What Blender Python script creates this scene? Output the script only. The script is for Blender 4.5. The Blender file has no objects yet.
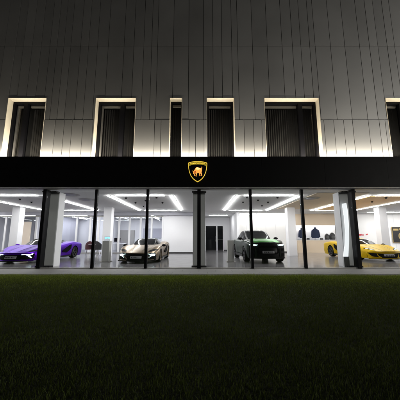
import bpy, bmesh, math, random
import numpy as np
from mathutils import Vector, Matrix
random.seed(7); rng = np.random.default_rng(7)
S = bpy.context.scene; C = S.collection
PI = math.pi; R = math.radians

# ------------------------------------------------------------------ camera
CX, CZ, PITCH, F = 0.04, 1.11, R(9.0), 248.0
cam = bpy.data.cameras.new('camera'); co = bpy.data.objects.new('camera', cam); C.objects.link(co)
co.location = (CX, 0, CZ); co.rotation_euler = (R(99), 0, 0)
cam.sensor_width = 36; cam.lens = 36*F/400; cam.clip_start = .05; cam.clip_end = 3000
S.camera = co
def at(px, py, Y=None, Z=None):
    """a point of the photograph turned into a place on the plane Y or Z"""
    v = Vector(((px-200)/F, math.cos(PITCH)+(200-py)/F*-math.sin(PITCH), math.sin(PITCH)+(200-py)/F*math.cos(PITCH)))
    t = Y/v.y if Y is not None else (Z-CZ)/v.z
    return Vector((CX+v.x*t, v.y*t, CZ+v.z*t))

# ------------------------------------------------------------------ materials
def mat(name, col, rough=.5, metal=0., emit=0., ecol=None, vary=.06, scale=3., bump=0., bscale=60., coat=0., rvary=.05, spec=None):
    m = bpy.data.materials.new(name); m.use_nodes = True
    nt = m.node_tree; b = nt.nodes['Principled BSDF']
    tc = nt.nodes.new('ShaderNodeTexCoord')
    nz = nt.nodes.new('ShaderNodeTexNoise'); nz.inputs['Scale'].default_value = scale; nz.inputs['Detail'].default_value = 6
    nt.links.new(tc.outputs['Object'], nz.inputs['Vector'])
    mx = nt.nodes.new('ShaderNodeMix'); mx.data_type = 'RGBA'
    mx.inputs[6].default_value = (*[c*(1-vary) for c in col], 1); mx.inputs[7].default_value = (*[min(1, c*(1+vary)) for c in col], 1)
    nt.links.new(nz.outputs['Fac'], mx.inputs[0]); nt.links.new(mx.outputs[2], b.inputs['Base Color'])
    mr = nt.nodes.new('ShaderNodeMapRange'); mr.inputs['To Min'].default_value = max(.02, rough-rvary); mr.inputs['To Max'].default_value = min(1, rough+rvary)
    nt.links.new(nz.outputs['Fac'], mr.inputs['Value']); nt.links.new(mr.outputs[0], b.inputs['Roughness'])
    b.inputs['Metallic'].default_value = metal
    if coat: b.inputs['Coat Weight'].default_value = coat; b.inputs['Coat Roughness'].default_value = .04
    if spec is not None: b.inputs['Specular IOR Level'].default_value = spec
    if emit:
        b.inputs['Emission Color'].default_value = (*(ecol or col), 1); b.inputs['Emission Strength'].default_value = emit
    if bump:
        n2 = nt.nodes.new('ShaderNodeTexNoise'); n2.inputs['Scale'].default_value = bscale; n2.inputs['Detail'].default_value = 8
        nt.links.new(tc.outputs['Object'], n2.inputs['Vector'])
        bp = nt.nodes.new('ShaderNodeBump'); bp.inputs['Strength'].default_value = bump; bp.inputs['Distance'].default_value = .02
        nt.links.new(n2.outputs['Fac'], bp.inputs['Height']); nt.links.new(bp.outputs[0], b.inputs['Normal'])
    return m
def glass(name, tint=(.97, .98, .98), ior=1.45, rough=.0):
    m = bpy.data.materials.new(name); m.use_nodes = True; nt = m.node_tree; nt.nodes.clear()
    o = nt.nodes.new('ShaderNodeOutputMaterial'); t = nt.nodes.new('ShaderNodeBsdfTransparent'); g = nt.nodes.new('ShaderNodeBsdfGlossy')
    ge = nt.nodes.new('ShaderNodeNewGeometry'); dp = nt.nodes.new('ShaderNodeVectorMath'); dp.operation = 'DOT_PRODUCT'
    nt.links.new(ge.outputs['Normal'], dp.inputs[0]); nt.links.new(ge.outputs['Incoming'], dp.inputs[1])
    def mth(op, a, b=None):
        n = nt.nodes.new('ShaderNodeMath'); n.operation = op
        for k, q in enumerate((a, b)):
            if q is None: continue
            if isinstance(q, (int, float)): n.inputs[k].default_value = q
            else: nt.links.new(q, n.inputs[k])
        return n.outputs[0]
    f0 = ((ior-1)/(ior+1))**2; fr = mth('ADD', mth('MULTIPLY', mth('POWER', mth('SUBTRACT', 1., mth('ABSOLUTE', dp.outputs['Value'])), 5.), 1-f0), f0); x = nt.nodes.new('ShaderNodeMixShader')
    t.inputs[0].default_value = (*tint, 1); g.inputs['Roughness'].default_value = rough
    nt.links.new(fr, x.inputs[0]); nt.links.new(t.outputs[0], x.inputs[1]); nt.links.new(g.outputs[0], x.inputs[2]); nt.links.new(x.outputs[0], o.inputs[0])
    return m
M = {}
M['clad'] = mat('grey_metal_cladding', (.56, .56, .55), .50, .97, vary=.03, scale=.5, bump=.03, bscale=2.0, rvary=.05)
M['back'] = mat('dark_backing', (.02, .02, .02), .8)
M['fascia'] = mat('black_fascia', (.004, .004, .0045), .5, spec=.12)
M['soffit'] = mat('grey_soffit_metal', (.42, .42, .4), .5, .3)
M['black'] = mat('black_metal', (.004, .004, .005), .5, spec=.08)
M['grey_steel'] = mat('grey_painted_steel', (.55, .56, .57), .5, 0)
M['reveal'] = mat('cream_reveal', (.62, .57, .46), .5, .0, vary=.1, scale=5)
M['rail'] = mat('window_rail_grey', (.34, .33, .31), .5, .3)
M['blind'] = mat('dark_blind', (.045, .043, .04), .75, vary=.3, scale=9)
M['glass'] = glass('clear_glass')
M['wglass'] = glass('window_glass', (.8, .8, .8))
M['pglass'] = glass('partition_glass', (.93, .94, .97))
M['white'] = mat('white_wall_paint', (.78, .78, .8), .6, vary=.02, scale=.6)
M['warm'] = mat('warm_white_wall', (.86, .85, .83), .6, vary=.02, scale=.6)
M['beige'] = mat('beige_wall_panel', (.66, .54, .40), .5, vary=.05, scale=1.5)
M['ceil'] = mat('ceiling_paint', (.76, .76, .76), .7, vary=.03, scale=.5)
M['timber'] = mat('honey_ceiling_panel', (.85, .56, .24), .45, vary=.12, scale=2.)
M['greywall'] = mat('lilac_grey_wall', (.42, .42, .47), .6)
M['skirt'] = mat('black_skirting', (.02, .02, .022), .5)
M['light'] = mat('lit_diffuser', (1, 1, 1), .5, emit=53, ecol=(1, .985, .98), vary=0)
M['light2'] = mat('lit_rear_diffuser', (1, 1, 1), .5, emit=60, ecol=(.95, .96, 1), vary=0)
M['uplight'] = mat('lit_warm_uplight', (1, 1, 1), .5, emit=330, ecol=(1, .90, .74), vary=0)
M['slot'] = mat('lit_slot_diffuser', (1, 1, 1), .5, emit=16, ecol=(1, .97, .9), vary=0)
M['plinth'] = mat('stone_grey_plinth', (.40, .40, .38), .6, vary=.08, scale=6, bump=.1)
M['cyan'] = mat('cyan_lit', (.2, .8, .9), .4, emit=1.6, ecol=(.15, .75, .95), vary=0)
M['tyre'] = mat('tyre_rubber', (.008, .008, .008), .75, spec=.15)
M['rim'] = mat('dark_rim_metal', (.07, .07, .075), .28, .9)
M['rimgold'] = mat('bronze_rim_metal', (.25, .19, .12), .3, .9)
M['cglass'] = mat('car_glass', (.008, .009, .010), .05, rvary=0, vary=0, spec=.3)
M['trim'] = mat('car_black_trim', (.005, .005, .006), .35, rvary=.04, spec=.12)
M['intake'] = mat('intake_mesh_black', (.003, .003, .003), .7, spec=.05)
M['plate'] = mat('plate_grey', (.30, .30, .31), .4)
M['drl'] = mat('lit_headlamp_white', (1, 1, 1), .3, emit=22, ecol=(.75, .95, 1), vary=0)
M['drl_soft'] = mat('lit_headlamp_soft', (1, 1, 1), .3, emit=3.2, ecol=(.7, .95, .95), vary=0)
M['drl_mid'] = mat('lit_headlamp_mid', (1, 1, 1), .3, emit=1.6, ecol=(.72, .95, .92), vary=0)
M['lamp_off'] = mat('headlamp_glass', (.5, .5, .5), .1, .3)
M['gold'] = mat('lit_gold', (.75, .55, .12), .35, .3, emit=.9, ecol=(.9, .6, .06), vary=.15, scale=30)
M['gold_dim'] = mat('lit_gold_dark', (.4, .3, .04), .35, .3, emit=.30, ecol=(.7, .55, .03), vary=.2, scale=25)
M['bull'] = mat('lit_gold_bull', (.9, .5, .12), .35, .3, emit=.95, ecol=(1, .40, .07), vary=.5, scale=9)
M['pave'] = mat('pavement_concrete', (.34, .335, .33), .7, vary=.16, scale=7, bump=.2, bscale=120)
M['soil'] = mat('soil_turf', (.035, .045, .015), .95, vary=.5, scale=14, bump=.6, bscale=40)
M['navy'] = mat('navy_fabric', (.010, .018, .05), .85, vary=.2, scale=20, bump=.3, bscale=40)
M['bag'] = mat('black_leather', (.007, .007, .008), .5, bump=.2, bscale=60)
M['bag_grey'] = mat('grey_leather', (.06, .06, .06), .5)
M['red'] = mat('red_letters', (.6, .02, .03), .5)
M['maroon'] = mat('maroon_upholstery', (.05, .008, .014), .6)
M['chairblack'] = mat('black_upholstery', (.012, .012, .014), .6)
M['chrome'] = mat('chrome', (.6, .6, .6), .15, 1.)
M['poster'] = mat('poster_black', (.01, .01, .011), .3)
M['postergold'] = mat('poster_gold', (.45, .33, .13), .4, .3)
M['reflection_panel'] = mat('glowing_reflection', (.9, .9, .9), .5, emit=1.0, ecol=(.95, .98, 1), vary=0)  # glow stands in for a reflection on the column
M['door'] = mat('door_cream', (.7, .6, .5), .5)

def toned(m):
    nt = m.node_tree; b = nt.nodes['Principled BSDF']; a = nt.nodes.new('ShaderNodeAttribute'); a.attribute_name = 'tone'
    mu = nt.nodes.new('ShaderNodeVectorMath'); mu.operation = 'SCALE'; nt.links.new(b.inputs['Base Color'].links[0].from_socket, mu.inputs[0]); nt.links.new(a.outputs['Fac'], mu.inputs['Scale']); nt.links.new(mu.outputs[0], b.inputs['Base Color'])
toned(M['clad'])
# polished floor: large tiles with thin joints
def tiled(name, col, tile, rough, joint, offs=0.):
    m = mat(name, col, rough, vary=.10, scale=1.7, rvary=.05); nt = m.node_tree; b = nt.nodes['Principled BSDF']
    br = nt.nodes.new('ShaderNodeTexBrick'); br.offset = offs; br.inputs['Scale'].default_value = 1
    br.inputs['Brick Width'].default_value = tile[0]; br.inputs['Row Height'].default_value = tile[1]; br.inputs['Mortar Size'].default_value = .006
    br.inputs['Color1'].default_value = (.92, .92, .92, 1); br.inputs['Color2'].default_value = (1, 1, 1, 1); br.inputs['Mortar'].default_value = (joint, joint, joint, 1)
    tc = nt.nodes.new('ShaderNodeTexCoord'); nt.links.new(tc.outputs['Object'], br.inputs['Vector'])
    src = b.inputs['Base Color'].links[0].from_socket
    mu = nt.nodes.new('ShaderNodeMix'); mu.data_type = 'RGBA'; mu.blend_type = 'MULTIPLY'; mu.inputs[0].default_value = 1
    nt.links.new(src, mu.inputs[6]); nt.links.new(br.outputs[0], mu.inputs[7]); nt.links.new(mu.outputs[2], b.inputs['Base Color'])
    return m
M['floor'] = tiled('polished_floor', (.16, .155, .16), (1.2, 1.2), .14, .55)
M['pave'] = tiled('paving_slabs', (.20, .195, .19), (.6, .6), .7, .45, .5)
for _k, _c, _t in (('grass', (.042, .062, .006), (.03, .04, .003)), ('lit_fringe', (.10, .135, .02), (.11, .14, .012))):  # second entry is a paler copy, spill light put into its colour
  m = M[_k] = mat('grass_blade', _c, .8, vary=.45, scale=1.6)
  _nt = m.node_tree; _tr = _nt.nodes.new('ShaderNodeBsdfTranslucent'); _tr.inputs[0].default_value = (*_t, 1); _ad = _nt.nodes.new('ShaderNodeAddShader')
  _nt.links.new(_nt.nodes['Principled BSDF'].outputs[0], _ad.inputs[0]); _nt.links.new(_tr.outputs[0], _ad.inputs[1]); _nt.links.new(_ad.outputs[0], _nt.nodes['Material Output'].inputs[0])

# ------------------------------------------------------------------ mesh helpers
class MB:
    def __init__(s): s.v = []; s.f = []
    def quad(s, a, b, c, d):
        n = len(s.v); s.v += [a, b, c, d]; s.f.append((n, n+1, n+2, n+3)); return s
    def box(s, x0, x1, y0, y1, z0, z1):
        n = len(s.v)
        s.v += [(x0,y0,z0),(x1,y0,z0),(x1,y1,z0),(x0,y1,z0),(x0,y0,z1),(x1,y0,z1),(x1,y1,z1),(x0,y1,z1)]
        s.f += [tuple(n+i for i in q) for q in ((0,3,2,1),(4,5,6,7),(0,1,5,4),(1,2,6,5),(2,3,7,6),(3,0,4,7))]; return s
    def tube(s, p0, p1, r0, r1=None, n=12):
        r1 = r0 if r1 is None else r1
        a = Vector(p0); b = Vector(p1); d = (b-a).normalized(); u = d.orthogonal().normalized(); w = d.cross(u); k = len(s.v)
        for p, r in ((a, r0), (b, r1)):
            for i in range(n):
                t = 2*PI*i/n; s.v.append(tuple(p+u*r*math.cos(t)+w*r*math.sin(t)))
        for i in range(n): j = (i+1) % n; s.f.append((k+i, k+j, k+n+j, k+n+i))
        s.f.append(tuple(k+i for i in reversed(range(n)))); s.f.append(tuple(k+n+i for i in range(n))); return s
    def prism(s, pts, y0, y1):
        """polygon in x,z between y0 and y1"""
        k = len(s.v); n = len(pts)
        s.v += [(x, y0, z) for x, z in pts]+[(x, y1, z) for x, z in pts]
        s.f.append(tuple(k+i for i in range(n))); s.f.append(tuple(k+n+i for i in reversed(range(n))))
        for i in range(n): j = (i+1) % n; s.f.append((k+i, k+n+i, k+n+j, k+j))
        return s
    def loft(s, rings, closed=True, caps=True):
        k = len(s.v); n = len(rings[0])
        for r in rings: s.v += [tuple(p) for p in r]
        for a in range(len(rings)-1):
            for i in range(n if closed else n-1):
                j = (i+1) % n; s.f.append((k+a*n+i, k+a*n+j, k+(a+1)*n+j, k+(a+1)*n+i))
        if caps and closed:
            s.f.append(tuple(k+i for i in reversed(range(n)))); s.f.append(tuple(k+(len(rings)-1)*n+i for i in range(n)))
        return s
    def build(s, name, material, parent=None, smooth=False, bevel=0):
        me = bpy.data.meshes.new(name); me.from_pydata([tuple(p) for p in s.v], [], s.f)
        bm = bmesh.new(); bm.from_mesh(me); bmesh.ops.remove_doubles(bm, verts=bm.verts, dist=1e-5) if smooth else None
        bmesh.ops.recalc_face_normals(bm, faces=bm.faces); bm.to_mesh(me); bm.free()
        me.materials.append(material)
        o = bpy.data.objects.new(name, me); C.objects.link(o); o.parent = parent
        if smooth:
            me.polygons.foreach_set('use_smooth', [True]*len(me.polygons))
            me.set_sharp_from_angle(angle=R(38))
        if bevel:
            md = o.modifiers.new('bevel', 'BEVEL'); md.width = bevel; md.segments = 2; md.limit_method = 'ANGLE'; md.angle_limit = R(40)
        return o
def tag(o, label=None, cat=None, group=None, kind=None):
    if label: o['label'] = label
    if cat: o['category'] = cat
    if group: o['group'] = group
    if kind: o['kind'] = kind
    return o
def thing(name, label, cat, loc=(0,0,0), rz=0, group=None):
    o = bpy.data.objects.new(name, None); C.objects.link(o); o.location = loc; o.rotation_euler = (0, 0, rz); o.empty_display_size = .2
    return tag(o, label, cat, group)
def sub(name, parent):
    o = bpy.data.objects.new(name, None); C.objects.link(o); o.parent = parent; return o
def copy_tree(o, parent=None):
    c = o.copy(); C.objects.link(c); c.parent = parent
    for ch in [x for x in S.objects if x.parent == o]: copy_tree(ch, c)
    return c
def box(name, m, parent, *a, bevel=0): return MB().box(*a).build(name, m, parent, bevel=bevel)
def grid_openings(mb, x0, x1, z0, z1, y0, y1, ops):
    xs = sorted({x0, x1, *[v for o in ops for v in o[:2] if x0 < v < x1]}); zs = sorted({z0, z1, *[v for o in ops for v in o[2:] if z0 < v < z1]})
    for a, b in zip(xs, xs[1:]):
        run = None
        for c, d in zip(zs, zs[1:]):
            cx, cz = (a+b)/2, (c+d)/2
            hole = any(o[0] < cx < o[1] and o[2] < cz < o[3] for o in ops)
            if hole:
                if run: mb.box(a, b, y0, y1, *run); run = None
            else: run = (run[0], d) if run else (c, d)
        if run: mb.box(a, b, y0, y1, *run)
    return mb
def lerp(tab, s):
    """smooth interpolation of a table of (s, value)"""
    xs = [t[0] for t in tab]; ys = [t[1] for t in tab]
    if s <= xs[0]: return ys[0]
    if s >= xs[-1]: return ys[-1]
    n = len(xs)
    for i in range(n-1):
        if xs[i] <= s <= xs[i+1]: break
    def sl(k):
        if k == 0: return (ys[1]-ys[0])/(xs[1]-xs[0])
        if k == n-1: return (ys[-1]-ys[-2])/(xs[-1]-xs[-2])
        a = (ys[k]-ys[k-1])/(xs[k]-xs[k-1]); b = (ys[k+1]-ys[k])/(xs[k+1]-xs[k])
        return 0 if a*b <= 0 else 2*a*b/(a+b)
    h = xs[i+1]-xs[i]; t = (s-xs[i])/h
    return ys[i]*(2*t**3-3*t*t+1)+sl(i)*h*(t**3-2*t*t+t)+ys[i+1]*(-2*t**3+3*t*t)+sl(i+1)*h*(t**3-t*t)

# ------------------------------------------------------------------ ground, pavement, grass
g = MB().quad((-600,-600,-.09),(600,-600,-.09),(600,600,-.09),(-600,600,-.09)).build('ground', M['soil']); tag(g, 'dark turf soil stretching out under the lawn', 'ground', kind='structure')
g = box('pavement', M['pave'], None, -24, 24, 8.42, 9.98, -.2, -.02); tag(g, 'grey slab pavement strip between lawn and glazed front', 'pavement', kind='structure')
g = box('kerb', M['plinth'], None, -24, 24, 8.30, 8.417, -.2, -.035); tag(g, 'narrow concrete edging between pavement and lawn', 'kerb', kind='structure')

def make_grass(n, y0, depth, hs, m, label, ex=1.35):
    Y = y0-(np.abs(rng.random(n))**ex*depth if ex else rng.exponential(depth, n))
    hw = 2.5+np.maximum(Y, 0)*1.05
    X = (rng.random(n)*2-1)*hw
    clump = .5+.5*np.sin(X*2.1+1.3*np.sin(Y*1.7))*np.sin(Y*2.7+1.1*np.sin(X*1.3))
    cl2 = .5+.5*np.sin(X*9.1+2*np.sin(Y*7))*np.sin(Y*11+np.sin(X*5))
    h = hs*(.018+.026*rng.random(n))*(.75+.5*clump*rng.random(n)+.35*cl2)
    edge = np.exp(-((8.32-Y)/.10)**2); h = h*(1+.55*edge)  # blades made taller by the kerb to catch more light
    w = .0016+.0016*rng.random(n)+.0004*np.abs(8-Y)*0
    a = rng.random(n)*2*PI; la = rng.random(n)*2*PI; ll = rng.random(n)*.75*h
    V = np.zeros((n, 5, 3)); dx, dy = np.cos(a)*w, np.sin(a)*w
    gz = -.07+.014*clump
    V[:,0] = np.c_[X-dx, Y-dy, gz]; V[:,1] = np.c_[X+dx, Y+dy, gz]
    V[:,2] = np.c_[X+dx*.8+np.cos(la)*ll*.35, Y+dy*.8+np.sin(la)*ll*.35, gz+h*.6]; V[:,3] = np.c_[X-dx*.8+np.cos(la)*ll*.35, Y-dy*.8+np.sin(la)*ll*.35, gz+h*.6]
    V[:,4] = np.c_[X+np.cos(la)*ll, Y+np.sin(la)*ll, gz+h]
    me = bpy.data.meshes.new('grass')
    me.vertices.add(n*5); me.vertices.foreach_set('co', V.reshape(-1))
    me.loops.add(n*7); me.polygons.add(n*2)
    b = np.arange(n)*5
    loops = np.stack([b, b+1, b+2, b+3, b+3, b+2, b+4], 1).reshape(-1)
    me.loops.foreach_set('vertex_index', loops)
    ls = np.stack([np.arange(n)*7, np.arange(n)*7+4], 1).reshape(-1)
    me.polygons.foreach_set('loop_start', ls)
    me.update(calc_edges=True); me.validate()
    me.materials.append(m)
    o = bpy.data.objects.new('grass', me); C.objects.link(o)
    tag(o, label, 'grass', kind='stuff')
make_grass(430000, 8.20, 7.5, 1, M['grass'], 'short dark green lawn grass in front of the pavement')
make_grass(80000, 8.30, .55, 1.2, M['lit_fringe'], 'longer lawn grass along the kerb with spill light put into its paler colour', 0)  # strip coloured brighter where showroom light spills on the lawn

# ------------------------------------------------------------------ building
B = thing('showroom_building', 'two storey car showroom with grey metal cladding above a glazed black banded front', 'building', (0, 10, 0))
B.location = (0, 0, 0)
XW = 20.
ZT, ZB, ZS, ZW, ZTOP = 7.2, 4.42, 6.19, 4.46, 14.
WIN = [(-8.32,-6.66),(-4.5,-2.75),(-1.27,-.74),(.33,1.53),(2.84,5.22),(8.12,10.1)]
WOP = [(a, b, ZW, ZT) for a, b in WIN]
grid_openings(MB(), -XW, XW, 3.42, ZTOP, 10.04, 10.3, WOP).build('wall', M['back'], B)
# cladding panels
k66 = 22.37
up = sorted([-19.2,-18,-16.9,-15.8,-14.9,-14,-13.1,-12,-11.2,-10.3,-9.4]+[(p-200)/k66 for p in (3,14,22,31,40,49,56,63,70,80,88,97,108,124,134,144,152,158,174,189.5,204.5,214,223,233,239,254,269,284,294.5,303,312,317.5,333,347.5,362.5,372.5,381,390.5,398)]+[9.6,10.4,11.3,12,12.9,13.8,14.6,15.7,16.5,17.7,18.8])
k140 = 23.6
lo = sorted([-18.5,-17,-15.6,-14.4,-13,-11.5,-10.3,-9.3]+[(p-199.5)/k140 for p in (54,63,71,82,92,154.5,161,189.5,196,204.5,245,254.5,263,326,336,346,355,371,382,388)]+[10.6,11.9,13.2,14.5,16,17.4,18.8])
def cladding(name, seams, z0, z1, yo):
    mb = MB(); G = .010
    e = [-XW]+seams+[XW]; tone = []
    for a, b in zip(e, e[1:]):
        a2, b2 = a+G, b-G
        if b2-a2 < .03: continue
        d = random.uniform(-.003, .003)
        xs = sorted({a2, b2, *[v for o in WOP for v in o[:2] if a2 < v < b2]})
        zj = [z0] + ([9.75+random.choice([0, 0])] if z1 > 10 else []) + [z1]
        for c, f in zip(zj, zj[1:]):
            n0 = len(mb.f); grid_openings(mb, a2, b2, c+G, f-G, yo+d, yo+d+.03, WOP); tone += [random.uniform(.86, 1.0)]*(len(mb.f)-n0)
    o = mb.build(name, M['clad'], B); at_ = o.data.attributes.new('tone', 'FLOAT', 'FACE'); at_.data.foreach_set('value', tone); return o
c1 = cladding('upper_cladding', up, ZS, ZTOP, 9.997); c2 = cladding('lower_cladding', lo, 4.30, ZS, 9.992)
# windows
for i, (a, b) in enumerate(WIN):
    w = sub('window', B); tag(w)
    d0, d1 = 9.985, 10.30
    r = MB(); t = .012
    r.box(a, b, d0, d1, ZT-t, ZT).box(a, a+t, d0, d1, ZW, ZT-t-.001).box(b-t, b, d0, d1, ZW, ZT-t-.001).box(a+t+.001, b-t-.001, d0+.02, d1, ZW, ZW+t)
    r.build('reveal', M['reveal'], w)
    ia, ib, iz0, iz1 = a+t+.002, b-t-.002, ZW+t+.002, ZT-t-.002
    f = MB(); q = .09 if b-a > 1 else .05
    f.box(ia, ib, 10.28, 10.42, iz1-q, iz1).box(ia, ia+q, 10.28, 10.42, iz0, iz1-q-.001).box(ib-q, ib, 10.28, 10.42, iz0, iz1-q-.001).box(ia+q, ib-q, 10.28, 10.42, iz0, iz0+q)
    mx = None
    if b-a > 1.6: mx = ia+(ib-ia)*({0: .36, 1: .62, 4: .70, 5: .45}[i]); f.box(mx-.09, mx+.09, 10.27, 10.44, iz0+q, iz1-q-.001)
    f.build('frame', M['black'], w)
    rl = MB(); e0 = ia+q; e1 = ib-q
    parts = [(e0, mx-.1), (mx+.1, e1)] if mx else [(e0, e1)]
    for p0, p1 in parts: rl.box(p0+.01, p1-.01, 10.43, 10.50, iz1-q-.11, iz1-q-.005)
    if i in (0, 1): rl.box(e0+.01, e0+.07, 10.43, 10.50, iz0+q, iz1-q-.112)
    if i == 5: rl.box(e0+.05, e0+.13, 10.43, 10.50, iz0+q, iz1-q-.112)
    rl.build('rail', M['rail'], w)
    bl = MB(); x = e0+.04+(.08 if i in (0,1,5) else 0)
    while x < e1-.04:
        if not (mx and abs(x-mx) < .14):
            ang = R((62 if x < 0 else 48)+random.uniform(-7, 7))*(1 if x > 0 else 1); hw = .034; cx_, sy = math.cos(ang)*hw, math.sin(ang)*hw
            k = len(bl.v); th = .003; bz0 = iz0+q+.02; bz1 = iz1-q-.115
            for z in (bz0, bz1):
                bl.v += [(x-cx_, 10.6-sy, z), (x+cx_, 10.6+sy, z), (x+cx_, 10.6+sy+th, z), (x-cx_, 10.6-sy+th, z)]
            bl.f += [tuple(k+j for j in q_) for q_ in ((0,3,2,1),(4,5,6,7),(0,1,5,4),(1,2,6,5),(2,3,7,6),(3,0,4,7))]
        x += .098
    bl.build('blind', M['blind'], w)
    box('pane', M['wglass'], w, e0, e1, 10.385, 10.391, iz0+q, iz1-q-.001)
# wall behind the upper windows, roof slab
box('upper_room', M['back'], B, -XW, XW, 10.85, 10.95, 3.43, ZTOP)
# fascia band: front plate, trough floor, soffit
FB = sub('fascia_band', B)
fp = MB(); fx_ = -XW
while fx_ < XW-.1: fp.box(fx_+.003, min(fx_+2.5, XW)-.003, 9.55+random.uniform(0, .0025), 9.59, 3.145, 4.39); fx_ += 2.5
fp.build('front_plate', M['fascia'], FB); MB().box(-XW, XW, 9.5905, 9.5915, 3.15, 4.38).build('backing', M['back'], FB)
MB().box(-XW, XW, 9.592, 9.988, 4.24, 4.28).build('trough', M['black'], FB)
MB().box(-XW, XW, 9.552, 9.66, 3.12, 3.143).box(-XW, XW, 9.76, 10.12, 3.12, 3.143).build('soffit', M['soffit'], FB)
MB().box(-XW, XW, 9.655, 9.66, 3.1435, 3.215).box(-XW, XW, 9.757, 9.7595, 3.118, 3.215).build('light_slot', M['black'], FB)
for x in (-17.1,-13.9,-10.8,-7.6,-4.4,-1.45,1.5,4.6,7.8,10.9,14,17.1):
    pass
# shopfront columns, mullions, panes
BAY = 6.28; MOD = BAY/3
for c in (-3,-2,-1,0,1,2,3):
    x = c*BAY
    col = sub('column', B)
    MB().box(x-.26, x+.26, 10.5, 10.98, 0, 3.118).build('shaft', M['grey_steel'] if c == 0 else M['grey_steel'], col, bevel=.008)
    if c != 0:
        sx = -1 if c > 0 else 1   # side face made white, room light put into its colour
        MB().box(x+sx*.262, x+sx*.275, 10.52, 10.98, .0, 3.115).build('lit_side', M['white'], col)
    MB().box(x-.07, x+.07, 9.93, 10.22, -.018, 3.118).build('fin', M['black'], col)
    MB().box(x-.30, x+.30, 10.222, 10.47, 3.06, 3.118).build('cap', M['black'], col)
    MB().box(x-.30, x+.30, 10.222, 10.47, 0, .05).build('base', M['black'], col)
for j in range(-9, 10):
    if j % 3: MB().box(j*MOD-.052, j*MOD+.052, 9.94, 10.06, -.018, 3.118).build('mullion', M['black'], B)
    if j < 9:
        h0 = .075 if j % 3 == 0 else .055; h1 = .075 if (j+1) % 3 == 0 else .055
        box('glass_pane', M['glass'], B, j*MOD+h0, (j+1)*MOD-h1, 9.995, 10.005, .02, 3.117)
MB().box(-XW, XW, 9.985, 10.03, -.018, .018).build('threshold', M['soffit'], B)
# interior
H = 3.3
box('floor', M['floor'], B, -XW, XW, 10.032, 32, -.15, 0)
cl = MB().box(-XW, XW, 10.13, 20.3, H, H+.1).box(-XW, XW, 20.3, 32, H-.02, H+.1); cl.build('ceiling', M['ceil'], B)
MB().box(8.75, 11.35, 12.5, 18.4, H-.03, H-.002).build('ceiling_panel', M['timber'], B)
MB().box(5.6, 8.1, 11.6, 17.9, H-.025, H-.002).build('ceiling_panel', mat('pale_honey_ceiling', (.74, .62, .45), .5, vary=.08), B)
MB().box(-XW, XW, 10.13, 10.2, 3.145, H-.001).build('ceiling_edge', M['ceil'], B)
box('side_wall', M['white'], B, -XW-.2, -XW, 10, 32, 0, ZTOP); box('side_wall', M['white'], B, XW, XW+.2, 10, 32, 0, ZTOP)
box('rear_wall', M['white'], B, -XW, XW, 32, 32.2, 0, ZTOP)
box('roof', M['back'], B, -XW-.2, XW+.2, 10.3, 32.2, ZTOP+.01, ZTOP+.2)
# dropped beam over the back walls
box('bulkhead', M['greywall'], B, -XW, .3, 20.05, 20.25, 3.02, H-.001)
for x in (-2*BAY, -BAY, BAY, 2*BAY):
    MB().box(x-.27, x+.27, 16.9, 17.4, 0, H-.001).build('interior_column', M['white'], B, bevel=.01)
# back walls
def wall(x0, x1, y, m=M['white'], seams=0, name='back_wall'):
    w = box(name, m, B, x0, x1, y, y+.2, 0, H-.021)
    box('skirting', M['skirt'], w, x0, x1, y-.015, y-.001, .001, .09)
    if seams:
        s = MB(); n = seams
        for i in range(1, n): xx = x0+(x1-x0)*i/n; s.box(xx-.006, xx+.006, y-.003, y-.0005, .1, H-.03)
        s.build('panel_joint', M['greywall'], w)
    return w
wall(-2.95, .33, 20.3)
box('return_wall', M['white'], B, .13, .33, 20.502, 25.0, 0, H-.021)
wall(.33, 3.0, 25.0)
box('return_wall', M['white'], B, 3.0, 3.2, 20.0, 25.2, 0, H-.021)
wall(3.2, 8.3, 21.6, M['warm'], 6)
wall(11.9, 13.0, 21.6, M['warm']); 
wall(13.75, XW, 21.6, M['warm'], 4)
# double glass door in the recess
D = sub('double_door', B); dx0, dx1 = .62, 2.32; dz = 2.42
MB().box(dx0-.09, dx1+.09, 24.93, 24.999, dz, dz+.1).box(dx0-.09, dx0, 24.93, 24.999, 0, dz).box(dx1, dx1+.09, 24.93, 24.999, 0, dz).box(1.66, 1.78, 24.93, 24.999, 0, dz).build('frame', M['white'], D)
MB().box(dx0, 1.66, 24.96, 24.99, .09, dz).build('leaf', M['cglass'], D); MB().box(1.78, dx1, 24.96, 24.99, .09, dz).build('leaf', M['cglass'], D)
MB().box(1.80, 2.30, 24.925, 24.955, 1.05, 1.09).build('handle', M['chrome'], D); MB().box(1.56, 1.60, 24.9, 24.955, .9, 1.4).build('handle', M['chrome'], D)
# glazed partition on the left with offices behind
P = sub('glass_partition', B)
MB().box(-XW, -2.96, 20.28, 20.36, 2.92, 3.015).box(-XW, -2.96, 20.28, 20.36, 0, .07).build('rail', M['rail'], P)
posts = [-18.4,-17.1,-15.8,-13.3,-11.6,-10.0,-8.9,-8.2,-6.55,-5.7,-4.8,-3.9,-2.99]
for x in posts: MB().box(x-.07, x+.07, 20.26, 20.38, .071, 2.919).build('post', M['white'], P)
ps = [-XW]+posts
for a, b in zip(ps, ps[1:]):
    if not (-13.4 < (a+b)/2 < -11.8): box('pane', M['pglass'], P, a+.08, b-.08, 20.31, 20.32, .071, 2.919)
MB().box(-14.75, -13.5, 19.9, 20.0, .0, 2.5).build('cream_door', M['door'], B)
MB().box(-7.35, -6.95, 20.1, 20.25, 0, 3.0).build('partition_panel', M['greywall'], B)
box('office_wall', M['white'], B, -9.3, -9.1, 20.5, 28, 0, H-.03); box('office_wall', M['white'], B, -XW, .1, 27.8, 28, 0, H-.03)
box('office_wall', M['greywall'], B, -13.6, -13.4, 20.5, 27.7, 0, H-.03)
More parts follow.
